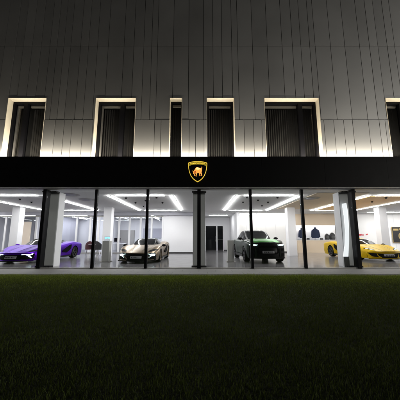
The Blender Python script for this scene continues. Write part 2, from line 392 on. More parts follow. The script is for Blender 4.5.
# counter zone at the right back: beige counter, lit white niche, beige upper wall
MB().box(8.3, 11.9, 21.9, 22.1, 1.1, H-.02).build('niche_wall', M['white'], B)
MB().box(8.3, 11.9, 21.5, 21.6, 2.3, H-.022).build('upper_panel', M['beige'], B)
box('grey_door', M['greywall'], B, 13.0, 13.75, 21.62, 21.7, 0, 2.35); box('transom_window', M['greywall'], B, 13.0, 13.75, 21.62, 21.7, 2.5, H-.022)

ct = thing('display_counter', 'long beige display counter with white top under the jackets', 'counter', (10.1, 21.5, 0))
MB().box(-1.79, 1.79, -.28, .39, .0, 1.02).build('cabinet', M['beige'], ct); MB().box(-1.79, 1.79, -.31, .39, 1.021, 1.07).build('top', M['white'], ct)

# ------------------------------------------------------------------ ceiling lights
def tube_frame(x0, x1, y0, y1, label, m=M['light'], z=H, sides='lrfb', w=.05):
    t = thing('ceiling_light', label, 'ceiling light', ((x0+x1)/2, (y0+y1)/2, z), group='white linear ceiling light frames')
    hx, hy = (x1-x0)/2, (y1-y0)/2; g = .35
    for s, bx in (('l', (-hx-w, -hx+w, -hy, hy)), ('r', (hx-w, hx+w, -hy, hy)), ('f', (-hx+g, hx-g, -hy-w*.8, -hy+w*.8)), ('b', (-hx+g, hx-g, hy-w, hy+w))):
        if s in sides:
            q = MB().box(bx[0]-.012, bx[1]+.012, bx[2]-.012, bx[3]+.012, -.028, -.002).build('housing', M['rail'], t)
            MB().box(*bx, -.05, -.0285).build('diffuser', m, q)
FR = [(-11.65,-7.75,'frame of light tubes above the purple car'),(-4.55,-1.38,'frame of light tubes above the beige car'),(1.9,5.1,'frame of light tubes above the green car'),(8.5,11.65,'frame of light tubes round the honey coloured ceiling panel')]
for a, b, l in FR: tube_frame(a, b, 12.25, 18.75, 'white '+l)
for k, (x0, x1) in enumerate([(-19.3,-15.5),(15.5,19.3)]):
    tube_frame(x0, x1, 12.25, 18.75, 'white frame of light tubes over the far %s end of the showroom' % ('purple car' if k == 0 else 'yellow car'))
def lin(x0, x1, y0, y1, label, m=M['light2'], z=H-.02):
    t = thing('linear_light', label, 'ceiling light', ((x0+x1)/2, (y0+y1)/2, z), group='straight ceiling lights in the rear rooms')
    hx, hy = (x1-x0)/2, (y1-y0)/2
    MB().box(-hx-.01, hx+.01, -hy-.01, hy+.01, -.028, -.002).build('housing', M['rail'], t); MB().box(-hx, hx, -hy, hy, -.045, -.0285).build('diffuser', m, t)
lin(-8.4,-4.6,22.2,22.36,'front crosswise light tube in the office behind the glass'); lin(-8.4,-4.8,25,25.16,'rear crosswise light tube in the office behind the glass')
lin(-4.4,-4.24,21.5,26,'lengthwise light tube in the office behind the beige car'); lin(-12.6,-9.9,22.5,22.66,'crosswise light tube in the glazed office behind the purple car')
lin(-18.5,-14.5,22.5,22.66,'crosswise light tube in the farthest glazed office'); lin(.9,2.5,22.3,22.5,'light tube in the ceiling in front of the double door', M['light'])
lin(-12.3,-12.14,23,27,'lengthwise light tube in the glazed office behind the purple car'); lin(8.4,11.8,21.65,21.75,'hidden light tube washing the white niche behind the jackets', M['light'], z=2.6)
lin(13.6,18.5,19.9,20.02,'crosswise light tube before the wall with the black poster', M['light'])
lin(3.4, 8.1, 21.1, 21.17, 'slim light tube added to brighten the panelled wall behind the green car', M['light'], z=H-.02)  # extra tube, added only to brighten the wall
# uplight
u = thing('linear_uplight', 'warm linear uplight hidden behind the top edge of the black band', 'uplight', (0, 9.72, 4.285))
MB().box(-XW+.1, XW-.1, -.03, .03, 0, .03).box(-XW+.1, XW-.1, -.03, -.022, .0301, .086).build('housing', M['rail'], u)
MB().quad((-XW+.1,-.02,.0845),(XW-.1,-.02,.0845),(XW-.1,.012,.0315),(-XW+.1,.012,.0315)).build('diffuser', M['uplight'], u)
u = thing('soffit_light', 'thin linear light recessed in the slot under the black band', 'soffit light', (0, 9.708, 3.216))
MB().box(-XW+.1, XW-.1, -.049, .049, 0, .02).build('housing', M['rail'], u)
MB().quad((-XW+.1,-.046,-.001),(XW-.1,-.046,-.001),(XW-.1,.046,-.001),(-XW+.1,.046,-.001)).build('diffuser', M['slot'], u)
# downlights and round vents
dl = thing('downlight', 'small round black downlight recessed inside a frame of light tubes', 'downlight', (0,0,H), group='small black downlights in the ceiling')
MB().tube((0,0,-.012),(0,0,-.002),.07,.07,16).build('trim_ring', M['black'], dl); MB().tube((0,0,-.07),(0,0,-.0125),.045,.045,14).build('barrel', M['black'], dl)
first = True
for px, py in [(126,197.8),(135.5,202.5),(156.5,197.3),(145.5,200.3),(143.5,206),(162.5,202.5),(247,197),(258,200),(268,202),(277.5,197.3),(262,205.5),(243,202),(31.5,202),(20,199),(372,201),(386,197)]:
    p = at(px, py, Z=H-.01); o = dl if first else copy_tree(dl); first = False
    o.location = (p.x, p.y, H-(.03 if 8.6 < p.x < 11.5 else 0))
vents = [((87,200),'round grey air vent in the ceiling beyond the thin mullion near the chairs'),((70,195),'round grey air vent in the ceiling beside the column by the purple car'),((311,198),'round grey air vent in the ceiling above the jackets')]
for (px, py), l in vents:
    p = at(px, py, Z=H-.02); v = thing('ceiling_vent', l, 'air vent', (p.x, p.y, H-(.026 if 5.6 < p.x < 8.1 else 0)), group='round ceiling vents')
    MB().tube((0,0,-.02),(0,0,-.001),.42,.46,28).build('plate', M['rail'], v); MB().tube((0,0,-.05),(0,0,-.021),.2,.26,24).build('cone', M['greywall'], v)

# ------------------------------------------------------------------ shield sign
def shield(w, h):
    L = [(0,-.5),(.12,-.44),(.25,-.34),(.36,-.2),(.44,-.02),(.48,.16),(.5,.33),(.5,.40),(.46,.44),(.3,.475),(.15,.495)]
    pts = [(x*w, z*h) for x, z in L]; return pts+[(0, .5*h)]+[(-x, z) for x, z in reversed(pts[1:])]
sp = at(197.6, 172, Y=9.5)
sg = thing('shield_sign', 'lit black and gold shield sign with a charging bull on the black band', 'sign', (sp.x, 9.548, 3.755))
W_, H_ = .76, .85
MB().prism(shield(W_, H_), -.05, -.001).build('rim', M['gold'], sg, bevel=.006)
MB().prism(shield(W_*.93, H_*.935), -.058, -.051).build('field', M['black'], sg)
# gold name band across the top
MB().prism([(-.335,.21),(-.25,.262),(-.1,.285),(.1,.285),(.25,.262),(.335,.21),(.338,.315),(.2,.375),(0,.385),(-.2,.375),(-.338,.315)], -.064, -.059).build('name_band', M['gold_dim'], sg)
def text(body, size, m, parent, loc, name='lettering', rot=(PI/2,0,0), ext=.004, bold=0.):
    cu = bpy.data.curves.new(name, 'FONT'); cu.body = body; cu.size = size; cu.align_x = 'CENTER'; cu.align_y = 'CENTER'; cu.extrude = ext; cu.offset = bold
    tmp = bpy.data.objects.new('tmp', cu); C.objects.link(tmp); dg = bpy.context.evaluated_depsgraph_get()
    me = bpy.data.meshes.new_from_object(tmp.evaluated_get(dg)); C.objects.unlink(tmp); bpy.data.objects.remove(tmp)
    me.materials.clear(); me.materials.append(m); o = bpy.data.objects.new(name, me); C.objects.link(o); o.parent = parent; o.location = loc; o.rotation_euler = rot; return o
text('LAMBORGHINI', .088, M['gold'], sg, (0, -.068, .322), bold=.0015)
# charging bull silhouette, in relief
bull = [(-.165,-.085),(-.18,-.06),(-.168,-.025),(-.195,.005),(-.19,.045),(-.175,.02),(-.150,.0),(-.135,.03),(-.15,.055),(-.12,.05),(-.095,.095),(-.05,.14),(-.01,.15),(.03,.135),(.07,.122),(.11,.118),(.14,.10),(.158,.13),(.150,.155),(.168,.16),(.182,.125),(.172,.09),(.168,.05),(.162,.0),(.15,-.035),(.178,-.08),(.165,-.12),(.188,-.15),(.15,-.15),(.138,-.10),(.108,-.055),(.098,-.09),(.112,-.14),(.075,-.15),(.068,-.09),(.045,-.045),(.0,-.055),(-.03,-.05),(-.02,-.10),(-.05,-.13),(-.03,-.16),(-.078,-.155),(-.078,-.12),(-.058,-.09),(-.075,-.05),(-.09,-.075),(-.115,-.115),(-.10,-.14),(-.145,-.135),(-.14,-.11),(-.115,-.075),(-.12,-.055),(-.14,-.07)]
MB().prism([(x*1.0, z*1.22-.005) for x, z in bull], -.075, -.0595).build('bull', M['bull'], sg, bevel=.004)

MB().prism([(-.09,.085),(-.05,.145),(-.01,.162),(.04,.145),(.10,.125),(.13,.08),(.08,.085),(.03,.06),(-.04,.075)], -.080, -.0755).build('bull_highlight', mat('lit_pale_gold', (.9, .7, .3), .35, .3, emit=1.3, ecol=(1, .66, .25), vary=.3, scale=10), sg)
MB().prism([(-.14,-.06),(-.12,.01),(-.08,.02),(-.05,-.05),(-.09,-.055)], -.080, -.0755).build('bull_red_patch', mat('lit_red_gold', (.5, .1, .03), .4, .2, emit=.5, ecol=(.8, .12, .03), vary=.3, scale=10), sg)  # dark red patch over the head and chest

# ------------------------------------------------------------------ cars
def make_car(name, label, sp, loc, rz):
    """sp: tables along the length measured back from the nose; local x points forward"""
    car = thing(name, label, 'car', loc, rz)
    L, zb, bow = sp['L'], sp['zb'], sp['bow']
    Wt, St, Ct = sp['W'], sp['S'], sp['C']
    ax = sp['axles']; wr = sp['wr']; ar = wr+sp.get('gap', .045)
    nx = 88; NS = 9; NT = 11
    def archz(s):
        z = zb
        for a in ax:
            d = abs(s-a)
            if d < ar: z = max(z, wr+math.sqrt(ar*ar-d*d))
        return z
    def xof(s, y, W): return -(s+bow*(abs(y)/W)**2.4*max(0, 1-s/1.4)) + sp.get('tail', .1)*-0
    def bul(s, yy):
        b = 0
        for a, am in zip(ax, sp['bulge']): b += am*math.exp(-((s-a)/.55)**2)*math.exp(-((yy-.80)/.2)**2)
        return b
    def ztop(s, t):   # t = |y|/W
        zs, zc = lerp(St, s), lerp(Ct, s); return zs+(zc-zs)*(1-t**sp.get('pw', 2.2))+bul(s, t)-sp.get('chan', .03)*math.exp(-((t-.45)/.14)**2)*min(1, s/.5)*max(0, 1-s/2.2)
    rows = []
    ss = sorted({L*i/nx for i in range(nx+1)} | {a+ar*math.cos(PI*k/14) for a in ax for k in range(15)})
    for s in ss:
        W, zs = lerp(Wt, s), lerp(St, s); za = archz(s); row = []
        tuck = sp.get('tuck', .07)
        for k in range(NS):
            u = k/(NS-1); z = za+(zs-.10-za)*u
            f = (z-zb)/(zs-zb); y = W-tuck*(1-min(1, f*2.0))**2-.035*max(0, f-.55)
            # waist line pinch between the wheels
            pin = sp.get('pinch', .05)*math.exp(-((s-(ax[0]+ax[1])/2)/.7)**4)*math.exp(-((f-.35)/.25)**2); y -= pin
            row.append((y, z))
        y0 = row[-1][0]; zt = ztop(s, 1.-.12/W if W > .12 else 0)
        yi = W-.13
        for k in range(1, 4): u = k/4*PI/2; row.append((yi+(y0-yi)*math.cos(u), (zs-.10)+(zt-(zs-.10))*math.sin(u)))
        for k in range(NT): t = 1-k/(NT-1); y = yi*t; row.append((y, ztop(s, y/W)))
        rows.append((s, W, row))
    body = MB(); rings = []
    for s, W, row in rows:
        full = row+[(-y, z) for y, z in reversed(row[:-1])]
        rings.append([(xof(s, y, W), y, z) for y, z in full])
    body.loft(rings, closed=False, caps=False)
    # rear cap
    r = rings[-1]; body.f.append(tuple(range(len(body.v)-len(r), len(body.v))))
    body.build('body', sp['paint'], car, smooth=True)
    # black under-body filling wheel houses
    ub = MB(); ub.box(-L+.15, -bow*.8-.12, -.55, .55, zb-.02 if zb > .14 else .115, min(.62, lerp(St, 1.)-.16)); ub.box(-(ax[1]-ar)+0, -(ax[0]+ar), -.80, .80, zb+.02, .5)
    ub.build('underbody', M['intake'], car)
    # front fascia: grid from lower lip to hood edge
    W0 = lerp(Wt, 0); zt0 = lambda y: rings_top(y)
    def rings_top(y): return ztop(0, min(1, abs(y)/W0)) if abs(y) < W0-.13 else lerp(St, 0)-.10+(ztop(0, 1-.12/W0)-lerp(St, 0)+.10)*math.sqrt(max(0, 1-((abs(y)-(W0-.13))/.13)**2))
    def fx(y, z):
        t = (z-zb)/(lerp(St, 0)-zb); prof = sp['nose'](max(0, min(1, t)))
        return -bow*(min(1, abs(y)/W0))**2.4+prof
    ff = MB(); NY = 40; NZ = 8; gr = []
    for k in range(NZ+1):
        gr.append([])
        for i in range(NY+1):
            y = -W0+2*W0*i/NY; zt = rings_top(y); z = zb+(zt-zb)*k/NZ; gr[-1].append((fx(y, z), y, z))
    ff.loft(gr, closed=False, caps=False)
    bump_o = ff.build('front_bumper', sp.get('bumper', M['trim']), car, smooth=True)
    def patch(nm, poly, m, off=.012, parent=car, th=.03, n=1):
        """poly: list of (y, zlow, zhigh) along the front"""
        mb = MB(); a = []
        fine = []
        for p, q in zip(poly, poly[1:]):
            k = max(1, int(abs(q[0]-p[0])/.05))
            fine += [tuple(p[j]+(q[j]-p[j])*i/k for j in range(3)) for i in range(k)]
        fine.append(poly[-1])
        for y, z0, z1 in fine:
            a.append([(fx(y, z0)+off, y, z0), (fx(y, z1)+off, y, z1), (fx(y, z1)+off-th, y, z1), (fx(y, z0)+off-th, y, z0)])
        mb.loft(a); return mb.build(nm, m, parent, smooth=False)
    for nm, poly, m, off in sp['front']:
        if poly[0][0]*poly[-1][0] < 0: patch(nm, poly, m, off)      # centred
        else:
            for sg_ in (1, -1): patch(nm, [(sg_*y, a, b) for y, a, b in poly], m, off)
    for nm, poly, m, off in sp.get('top', ()):      # shapes lying on the hood: list of (s, y0, y1)
        fine = []
        for p, q in zip(poly, poly[1:]):
            k = max(1, int(abs(q[0]-p[0])/.03)); fine += [tuple(p[j]+(q[j]-p[j])*i/k for j in range(3)) for i in range(k)]
        fine.append(poly[-1])
        for sgn in ((1, -1) if poly[0][1] > 0 or poly[0][2] > 0.3 and poly[0][1] >= 0 else (1,)):
            mb = MB(); a = []
            for s, y0, y1 in fine:
                W = lerp(Wt, s); row = []
                ys = [y0+(y1-y0)*i/6 for i in range(7)]
                def tz(y):
                    ay = abs(y); yi = W-.13; zt = ztop(s, min(ay, yi)/W)
                    return zt if ay <= yi else lerp(St, s)-.10+(zt-lerp(St, s)+.10)*math.sqrt(max(0, 1-((ay-yi)/.13)**2))
                up_ = [(xof(s, y, W), sgn*y, tz(y)+off) for y in ys]; dn = [(x, y, z-.03) for x, y, z in reversed(up_)]
                a.append(up_+dn)
            mb.loft(a).build(nm, m, car)
    # plate characters
    mb = MB(); pz0, pz1, px_ = sp['platez']; yy = -.20
    while yy < .19:
        wd = random.choice((.022, .030, .034)); z0 = pz0+(pz1-pz0)*.25; z1 = pz0+(pz1-pz0)*.75; xf = px_
        mb.box(xf, xf+.004, yy, yy+.008, z0, z1).box(xf, xf+.004, yy+.008, yy+wd, random.choice((z0, (z0+z1)/2-.004, z1-.008)), random.choice((z0, (z0+z1)/2-.004))+.010 if False else z1)
        yy += wd+.016
    mb.build('plate_characters', M['trim'], car)
    # greenhouse
    G = sp['gh']; gs0, gs1 = G['s']; ng = 46; rg = []
    for i in range(ng+1):
        s = gs0+(gs1-gs0)*i/ng; yb = lerp(G['yb'], s); yr = lerp(G['yr'], s); zt = lerp(G['z'], s); row = []
        zbb = lerp(St, s)-.06
        zbb = min(zbb, zt-.02)
        for k in range(6): u = k/5; row.append((yb+(yr-yb)*u**1.15, zbb+(zt-.07-zbb)*u))
        zz = row[-1][1]
        for k in range(1, 4): u = k/4*PI/2; row.append((yr-G.get('cr', .10)*(1-math.cos(u)), zz+(zt-.012-zz)*math.sin(u)))
        y3 = row[-1][0]
        for k in range(1, 8): t = 1-k/7; row.append((y3*t, zt-.012*t*t))
        full = row+[(-y, z) for y, z in reversed(row[:-1])]
        rg.append([(-(s+G['bow']*(abs(y)/max(.3, yb))**2*max(0, 1-(s-gs0)/1.2)), y, z) for y, z in full])
    nfull = len(rg[0]); half = 15
    cls = {'windshield': MB(), 'roof': MB(), 'side_window': MB(), 'side_window2': MB(), 'pillar': MB(), 'rear_deck': MB()}
    for i in range(ng):
        sm = gs0+(gs1-gs0)*(i+.5)/ng
        for j in range(nfull-1):
            jj = j if j < nfull//2 else nfull-2-j
            if jj < 5: c = ('side_window' if j < nfull//2 else 'side_window2') if G['side'][0] < sm < G['side'][1] and jj >= 1 and not any(abs(sm-b) < .04 for b in G.get('bp', ())) else 'pillar'
            elif jj < 8: c = 'pillar' if sm < G['roof'][0] else 'roof' if sm < G['roof'][1] else 'pillar'
            else: c = 'windshield' if sm < G['roof'][0] else 'roof' if sm < G['roof'][1] else 'rear_deck'
            cls[c].quad(rg[i][j], rg[i][j+1], rg[i+1][j+1], rg[i+1][j])
    for nm, mm in (('windshield', M['cglass']), ('roof', sp['roofm']), ('side_window', M['cglass']), ('side_window2', M['cglass']), ('pillar', sp.get('pillarm', M['trim'])), ('rear_deck', M['cglass'])):
        if cls[nm].f: cls[nm].build(nm.rstrip('2'), mm, car, smooth=True)
    # wipers
    wp = MB()
    # mirrors
    ms, mz, my = sp['mirror']
    for sgn in (1, -1):
        mb = MB(); rings_ = []
        for k in range(7):
            u = k/6; r_ = math.sin(PI*(.12+.8*u)); cx = -ms-.02+.03*u; y = sgn*(my+.02+.22*u)
            rings_.append([(cx+.08*r_*math.cos(t), y, mz+.075*r_*math.sin(t)) for t in [2*PI*q/12 for q in range(12)]])
        mb.loft(rings_); mo = mb.build('mirror', sp['mirrorm'], car, smooth=True)
        MB().tube((-ms, sgn*(my-.18), mz-.17), (-ms-.0, sgn*(my+.07), mz-.02), .03, .022, 8).build('arm', M['trim'], mo)
    # side intakes / skirts
    for nm, poly, m, off in sp['side']:
        for sgn in (1, -1):
            mb = MB(); a = []
            for p, q in zip(poly, poly[1:]):
                k = max(1, int(abs(q[0]-p[0])/.06))
                for i in range(k+(q is poly[-1])):
                    s, z0, z1 = [p[j]+(q[j]-p[j])*i/k for j in range(3)]; y = sgn*(lerp(Wt, s)+off)
                    a.append([(-s, y, z0), (-s, y, z1), (-s, y-sgn*.05, z1), (-s, y-sgn*.05, z0)])
            mb.loft(a).build(nm, m, car)
    # wheels
    for a in ax:
        for sgn in (1, -1):
            wy = sgn*(lerp(Wt, a)-.015); wd = sp['ww']
            w = sub('wheel', car); w.location = (-a, wy, wr)
            t = MB(); prof = [(wr*.70, 0), (wr*.80, .012), (wr*.93, .004), (wr*.985, -.03), (wr, -.07), (wr, -wd+.07), (wr*.985, -wd+.03), (wr*.8, -wd), (wr*.70, -wd)]
            rr = []
            for k in range(40):
                th = 2*PI*k/40; rr.append([(r_*math.cos(th), sgn*y, r_*math.sin(th)) for r_, y in prof])
            rr.append(rr[0]); t.loft(rr, closed=False, caps=False); t.build('tyre', M['tyre'], w, smooth=True)
            rm = MB(); rr = []; prof = [(wr*.72, -.002), (wr*.70, -.02), (wr*.64, -.03), (wr*.62, -wd+.05)]
            for k in range(40):
                th = 2*PI*k/40; rr.append([(r_*math.cos(th), sgn*y, r_*math.sin(th)) for r_, y in prof])
            rr.append(rr[0]); rm.loft(rr, closed=False, caps=False)
            ns = sp.get('spokes', 5)
            for k in range(ns):
                for dd in (-.17, .17):
                    th = 2*PI*k/ns+.3; c0 = Vector((math.cos(th)*.05, 0, math.sin(th)*.05)); c1 = Vector((math.cos(th+dd)*wr*.68, 0, math.sin(th+dd)*wr*.68)); n_ = Vector((-(c1-c0).z, 0, (c1-c0).x)).normalized()
                    rg_ = [[tuple(c+n_*q*hw+Vector((0, sgn*(yo), 0))) for q, yo in ((-1, -.05), (-1, -.015), (1, -.015), (1, -.05))] for c, hw in ((c0, .028), ((c0+c1)/2, .016), (c1, .022))]
                    rm.loft(rg_)
            rm.tube((0, -sgn*.06, 0), (0, -sgn*.008, 0), .055, .045, 14)
            rm.build('rim', sp.get('rimm', M['rim']), w)
            bd = MB().tube((0, -sgn*.09, 0), (0, -sgn*.11, 0), wr*.52, wr*.52, 24).build('brake_disc', M['rail'], w)
    return car

def supercar(paint, roofm, bumper, front, top, mirm, rimm=None):
    d = dict(L=4.9, zb=.13, bow=.34, wr=.345, ww=.27, axles=(1.05, 3.83), paint=paint, roofm=roofm, rimm=rimm or M['rim'],
        W=[(0,.88),(.3,.95),(.9,1.0),(1.6,.98),(2.4,.97),(3.2,1.0),(3.9,1.02),(4.6,.98),(4.9,.9)],
        S=[(0,.47),(.3,.58),(.7,.68),(1.05,.72),(1.6,.73),(2.4,.77),(3.2,.87),(3.8,.90),(4.5,.9),(4.9,.86)],
        C=[(0,.50),(.3,.60),(.7,.70),(1.1,.78),(1.5,.86),(2.2,.92),(3.2,.98),(3.9,.98),(4.6,.93),(4.9,.88)],
        bulge=(.055, .05), chan=.035, pinch=.06,
        nose=lambda t: .10*(1-t)**2+.03*math.sin(PI*t)-.03*t,
        gh=dict(s=(1.30, 4.25), yb=[(1.3,.66),(1.7,.76),(2.4,.80),(3.1,.78),(3.8,.66),(4.25,.5)], yr=[(1.3,.60),(1.8,.58),(2.3,.54),(3.0,.50),(4.25,.38)],
                z=[(1.3,.83),(1.6,.93),(2.0,1.07),(2.35,1.15),(2.75,1.175),(3.2,1.13),(3.8,1.02),(4.25,.95)], bow=.42, side=(1.75, 3.0), roof=(2.28, 3.15)),
        mirror=(1.72, .80, .90), mirrorm=mirm, bumper=bumper, top=top, platez=(.235,.335,.098),
        side=[('side_skirt', [(1.5,.13,.20),(3.35,.13,.22)], M['trim'], .012), ('side_intake', [(2.55,.42,.48),(2.9,.36,.66),(3.25,.5,.80),(3.38,.62,.82)], M['intake'], .004)],
        front=front)
    return d
P_beige = mat('champagne_beige_paint', (.22, .168, .112), .36, .8, coat=.05, vary=.02, rvary=.02)
P_purple = mat('violet_metallic_paint', (.075, .002, .33), .40, .88, vary=.02, rvary=.02)
P_yellow = mat('bright_yellow_paint', (.52, .34, .001), .35, 0, spec=.15, vary=.01, rvary=.02)
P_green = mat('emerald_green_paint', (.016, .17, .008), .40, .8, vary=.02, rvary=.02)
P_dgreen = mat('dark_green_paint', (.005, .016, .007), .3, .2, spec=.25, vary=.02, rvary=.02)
def plate_(z0=.235): return ('number_plate', [(-.26,z0,z0+.10),(.26,z0,z0+.10)], M['plate'], .03)
BK, IN = M['trim'], M['intake']
front_b = [('splitter', [(-.9,.10,.145),(.9,.10,.145)], BK, .05), plate_(),
    ('grille', [(-.42,.20,.34),(-.2,.2,.36),(.2,.2,.36),(.42,.20,.34)], IN, .012), ('nose_trim', [(-.62,.47,.50),(-.3,.43,.50),(.3,.43,.50),(.62,.47,.50)], P_beige, .016),
    ('intake', [(.46,.19,.24),(.55,.18,.33),(.82,.20,.33)], IN, .014), ('blade', [(.42,.19,.22),(.56,.30,.33),(.60,.34,.37)], P_beige, .028), ('chin', [(.44,.15,.17),(.80,.16,.18)], P_beige, .03),
    ('headlight', [(.63,.385,.40),(.69,.34,.43),(.78,.34,.43),(.83,.375,.395)], M['drl'], .035), ('light_blade', [(.52,.425,.437),(.64,.405,.425)], M['drl_soft'], .033), ('light_blade', [(.58,.27,.285),(.68,.325,.345)], M['drl_soft'], .033)]
top_b = [('lamp_slot', [(.10,.52,.60),(.22,.52,.80),(.34,.60,.90),(.42,.74,.92)], BK, .006), ('hood_crease', [(.12,.22,.235),(1.25,.36,.375)], BK, .003), ('hood_joint', [(.45,.46,.47),(1.35,.62,.63)], BK, .003)]
front_p = [('splitter', [(-.9,.10,.135),(.9,.10,.135)], BK, .05), plate_(),
    ('grille', [(-.60,.30,.40),(-.42,.18,.40),(-.2,.17,.40),(.2,.17,.40),(.42,.18,.40),(.60,.30,.40)], IN, .012),
    ('intake', [(.50,.20,.24),(.62,.19,.37),(.86,.22,.44)], IN, .014), ('light_blade', [(.42,.395,.41),(.62,.40,.425)], M['drl_soft'], .034),
    ('light_blade', [(.60,.385,.425),(.70,.36,.39),(.80,.42,.45)], M['drl'], .036), ('light_blade', [(.68,.335,.375),(.80,.25,.285)], M['drl'], .036)]
top_p = [('lamp_slot', [(.08,.60,.70),(.2,.62,.86),(.30,.74,.90)], BK, .006), ('hood_crease', [(.10,.20,.215),(1.25,.34,.355)], BK, .003), ('hood_joint', [(.45,.46,.47),(1.35,.62,.63)], BK, .003)]
front_y = [('splitter', [(-.9,.10,.135),(.9,.10,.135)], BK, .055), plate_(.255),
    ('grille', [(-.84,.36,.41),(-.74,.24,.41),(-.5,.19,.40),(-.3,.17,.39),(.3,.17,.39),(.5,.19,.40),(.74,.24,.41),(.84,.36,.41)], IN, .012),
    ('vane', [(.40,.18,.20),(.50,.22,.27),(.54,.30,.40)], P_yellow, .03), ('vane', [(.40,.175,.195),(.78,.22,.235)], P_yellow, .03)]
top_y = [('headlight', [(.16,.50,.56),(.26,.50,.76),(.36,.60,.86),(.44,.76,.88)], BK, .006), ('light_blade', [(.24,.58,.66),(.30,.60,.70)], M['drl_soft'], .010), ('light_blade', [(.32,.72,.80),(.36,.74,.82)], M['drl_soft'], .010),
    ('hood_crease', [(.10,.24,.255),(1.25,.38,.395)], BK, .003), ('hood_joint', [(.45,.46,.47),(1.35,.62,.63)], BK, .003)]
make_car('sports_car', 'champagne beige low sports car with glowing white headlights', supercar(P_beige, BK, BK, front_b, top_b, BK, M['rimgold']), (-2.92, 11.75, 0), R(-90))
make_car('sports_car', 'violet purple low sports car partly behind the shopfront column', supercar(P_purple, BK, P_purple, front_p, top_p, P_purple), (-8.62, 11.65, 0), R(-90))
yv = supercar(P_yellow, P_yellow, P_yellow, front_y, top_y, BK); yv['W'] = [(0,.9),(.3,.96),(.9,.98),(1.6,.97),(2.4,.96),(3.2,.98),(3.9,.99),(4.6,.95),(4.9,.88)]
make_car('sports_car', 'bright yellow low sports car with black front intakes', yv, (9.68, 12.95, 0), R(-90))
suv = dict(platez=(.47,.58,.113), top=[('hood_joint', [(.25,.60,.612),(1.35,.70,.712)], M['trim'], .013)], L=5.1, zb=.24, bow=.30, wr=.385, ww=.28, axles=(1.0, 4.0), gap=.05, paint=P_dgreen, roofm=M['trim'],
    W=[(0,.84),(.3,.91),(.9,.97),(1.6,.95),(2.6,.96),(3.6,1.0),(4.2,1.01),(4.8,.96),(5.1,.9)],
    S=[(0,.90),(.3,.97),(.8,1.02),(1.3,1.03),(2.0,1.0),(3.2,1.04),(4.2,1.10),(5.1,1.08)],
    C=[(0,.95),(.3,1.04),(.8,1.10),(1.3,1.13),(1.8,1.14),(3.2,1.1),(4.4,1.1),(5.1,1.08)],
    bulge=(.03,.03), chan=.03, pinch=.06, nose=lambda t: .05*(1-t)+.05*math.sin(PI*t), pw=3.,
    gh=dict(s=(1.55, 4.95), yb=[(1.55,.72),(2.0,.84),(3.0,.86),(4.2,.84),(4.95,.72)], yr=[(1.55,.70),(2.0,.68),(2.6,.62),(3.6,.60),(4.95,.52)],
            z=[(1.55,1.12),(1.9,1.26),(2.3,1.45),(2.6,1.58),(3.1,1.64),(3.8,1.63),(4.5,1.5),(4.95,1.25)], bow=.34, cr=.2, side=(2.0, 4.4), roof=(2.48, 4.3), bp=(3.1,)),
    mirror=(1.90, 1.16, .83), mirrorm=M['trim'], pillarm=M['trim'],
    side=[('side_skirt', [(1.5,.22,.34),(3.5,.22,.34)], M['trim'], .015), ('wheel_arch_trim', [(1.47,.30,.42),(1.56,.30,.50)], M['trim'], .01)],
    front=[('splitter', [(-.85,.22,.27),(.85,.22,.27)], M['trim'], .06),
           ('grille', [(-.52,.50,.66),(-.40,.42,.82),(.40,.42,.82),(.52,.50,.66)], M['intake'], .014),
           ('number_plate', [(-.27,.47,.58),(.27,.47,.58)], M['plate'], .035),
           ('intake', [(.58,.32,.42),(.64,.32,.68),(.79,.36,.70)], M['intake'], .014),
           ('blade', [(.54,.32,.62),(.575,.32,.68)], P_dgreen, .03),
           ('headlight', [(.46,.84,.86),(.60,.80,.875),(.81,.83,.885)], M['drl_mid'], .03),
           ])
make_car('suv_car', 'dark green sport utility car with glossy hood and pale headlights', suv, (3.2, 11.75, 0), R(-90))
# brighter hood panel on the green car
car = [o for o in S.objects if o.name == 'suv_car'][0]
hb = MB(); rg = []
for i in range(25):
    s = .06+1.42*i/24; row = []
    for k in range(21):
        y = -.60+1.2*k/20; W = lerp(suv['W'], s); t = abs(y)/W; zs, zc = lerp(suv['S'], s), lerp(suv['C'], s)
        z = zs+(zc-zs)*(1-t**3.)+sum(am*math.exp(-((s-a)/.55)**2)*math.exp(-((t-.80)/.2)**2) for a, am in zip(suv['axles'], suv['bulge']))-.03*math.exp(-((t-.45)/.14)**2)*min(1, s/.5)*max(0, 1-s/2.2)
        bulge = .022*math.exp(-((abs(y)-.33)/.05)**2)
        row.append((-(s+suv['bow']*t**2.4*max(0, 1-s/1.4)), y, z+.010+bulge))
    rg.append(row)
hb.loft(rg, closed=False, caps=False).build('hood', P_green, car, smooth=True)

# ------------------------------------------------------------------ furniture and display things
def plinth(px0, px1, Yp, h, label):
    x0, x1 = at(px0, 262, Y=Yp).x, at(px1, 262, Y=Yp).x; t = thing('plinth', label, 'plinth', ((x0+x1)/2, Yp+.17, 0), group='grey display plinths')
    w = (x1-x0)/2; MB().box(-w, w, -.17, .17, .03, h).build('body', M['plinth'], t, bevel=.006); MB().box(-w-.06, w+.06, -.22, .22, .0, .029).build('foot', M['rail'], t)
    return t
p1 = plinth(101.3, 108.2, 12.6, 1.03, 'grey stone plinth left of the beige car, with a small cyan lit sign on it')
p3 = plinth(228, 234.2, 12.6, 1.06, 'grey stone plinth beside the green car with nothing on top')
sgn = thing('tabletop_sign', 'small clear stand with cyan lit characters on the plinth', 'sign', (p1.location.x, p1.location.y, 1.03))
MB().box(-.14, .14, -.05, .05, 0, .012).build('stand', M['rail'], sgn); MB().box(-.15, .15, -.006, 0, .0125, .24).build('plate', M['pglass'], sgn)
gl = MB()
for x0, x1, z0, z1 in ((-.125,-.09,.12,.20),(-.08,-.055,.10,.20),(-.03,.02,.16,.20),(-.03,-.01,.10,.155),(.03,.055,.10,.20),(.07,.12,.15,.20),(.09,.12,.11,.145)): gl.box(x0, x1, -.016, -.0065, z0, z1)
gl.build('characters', M['cyan'], sgn)

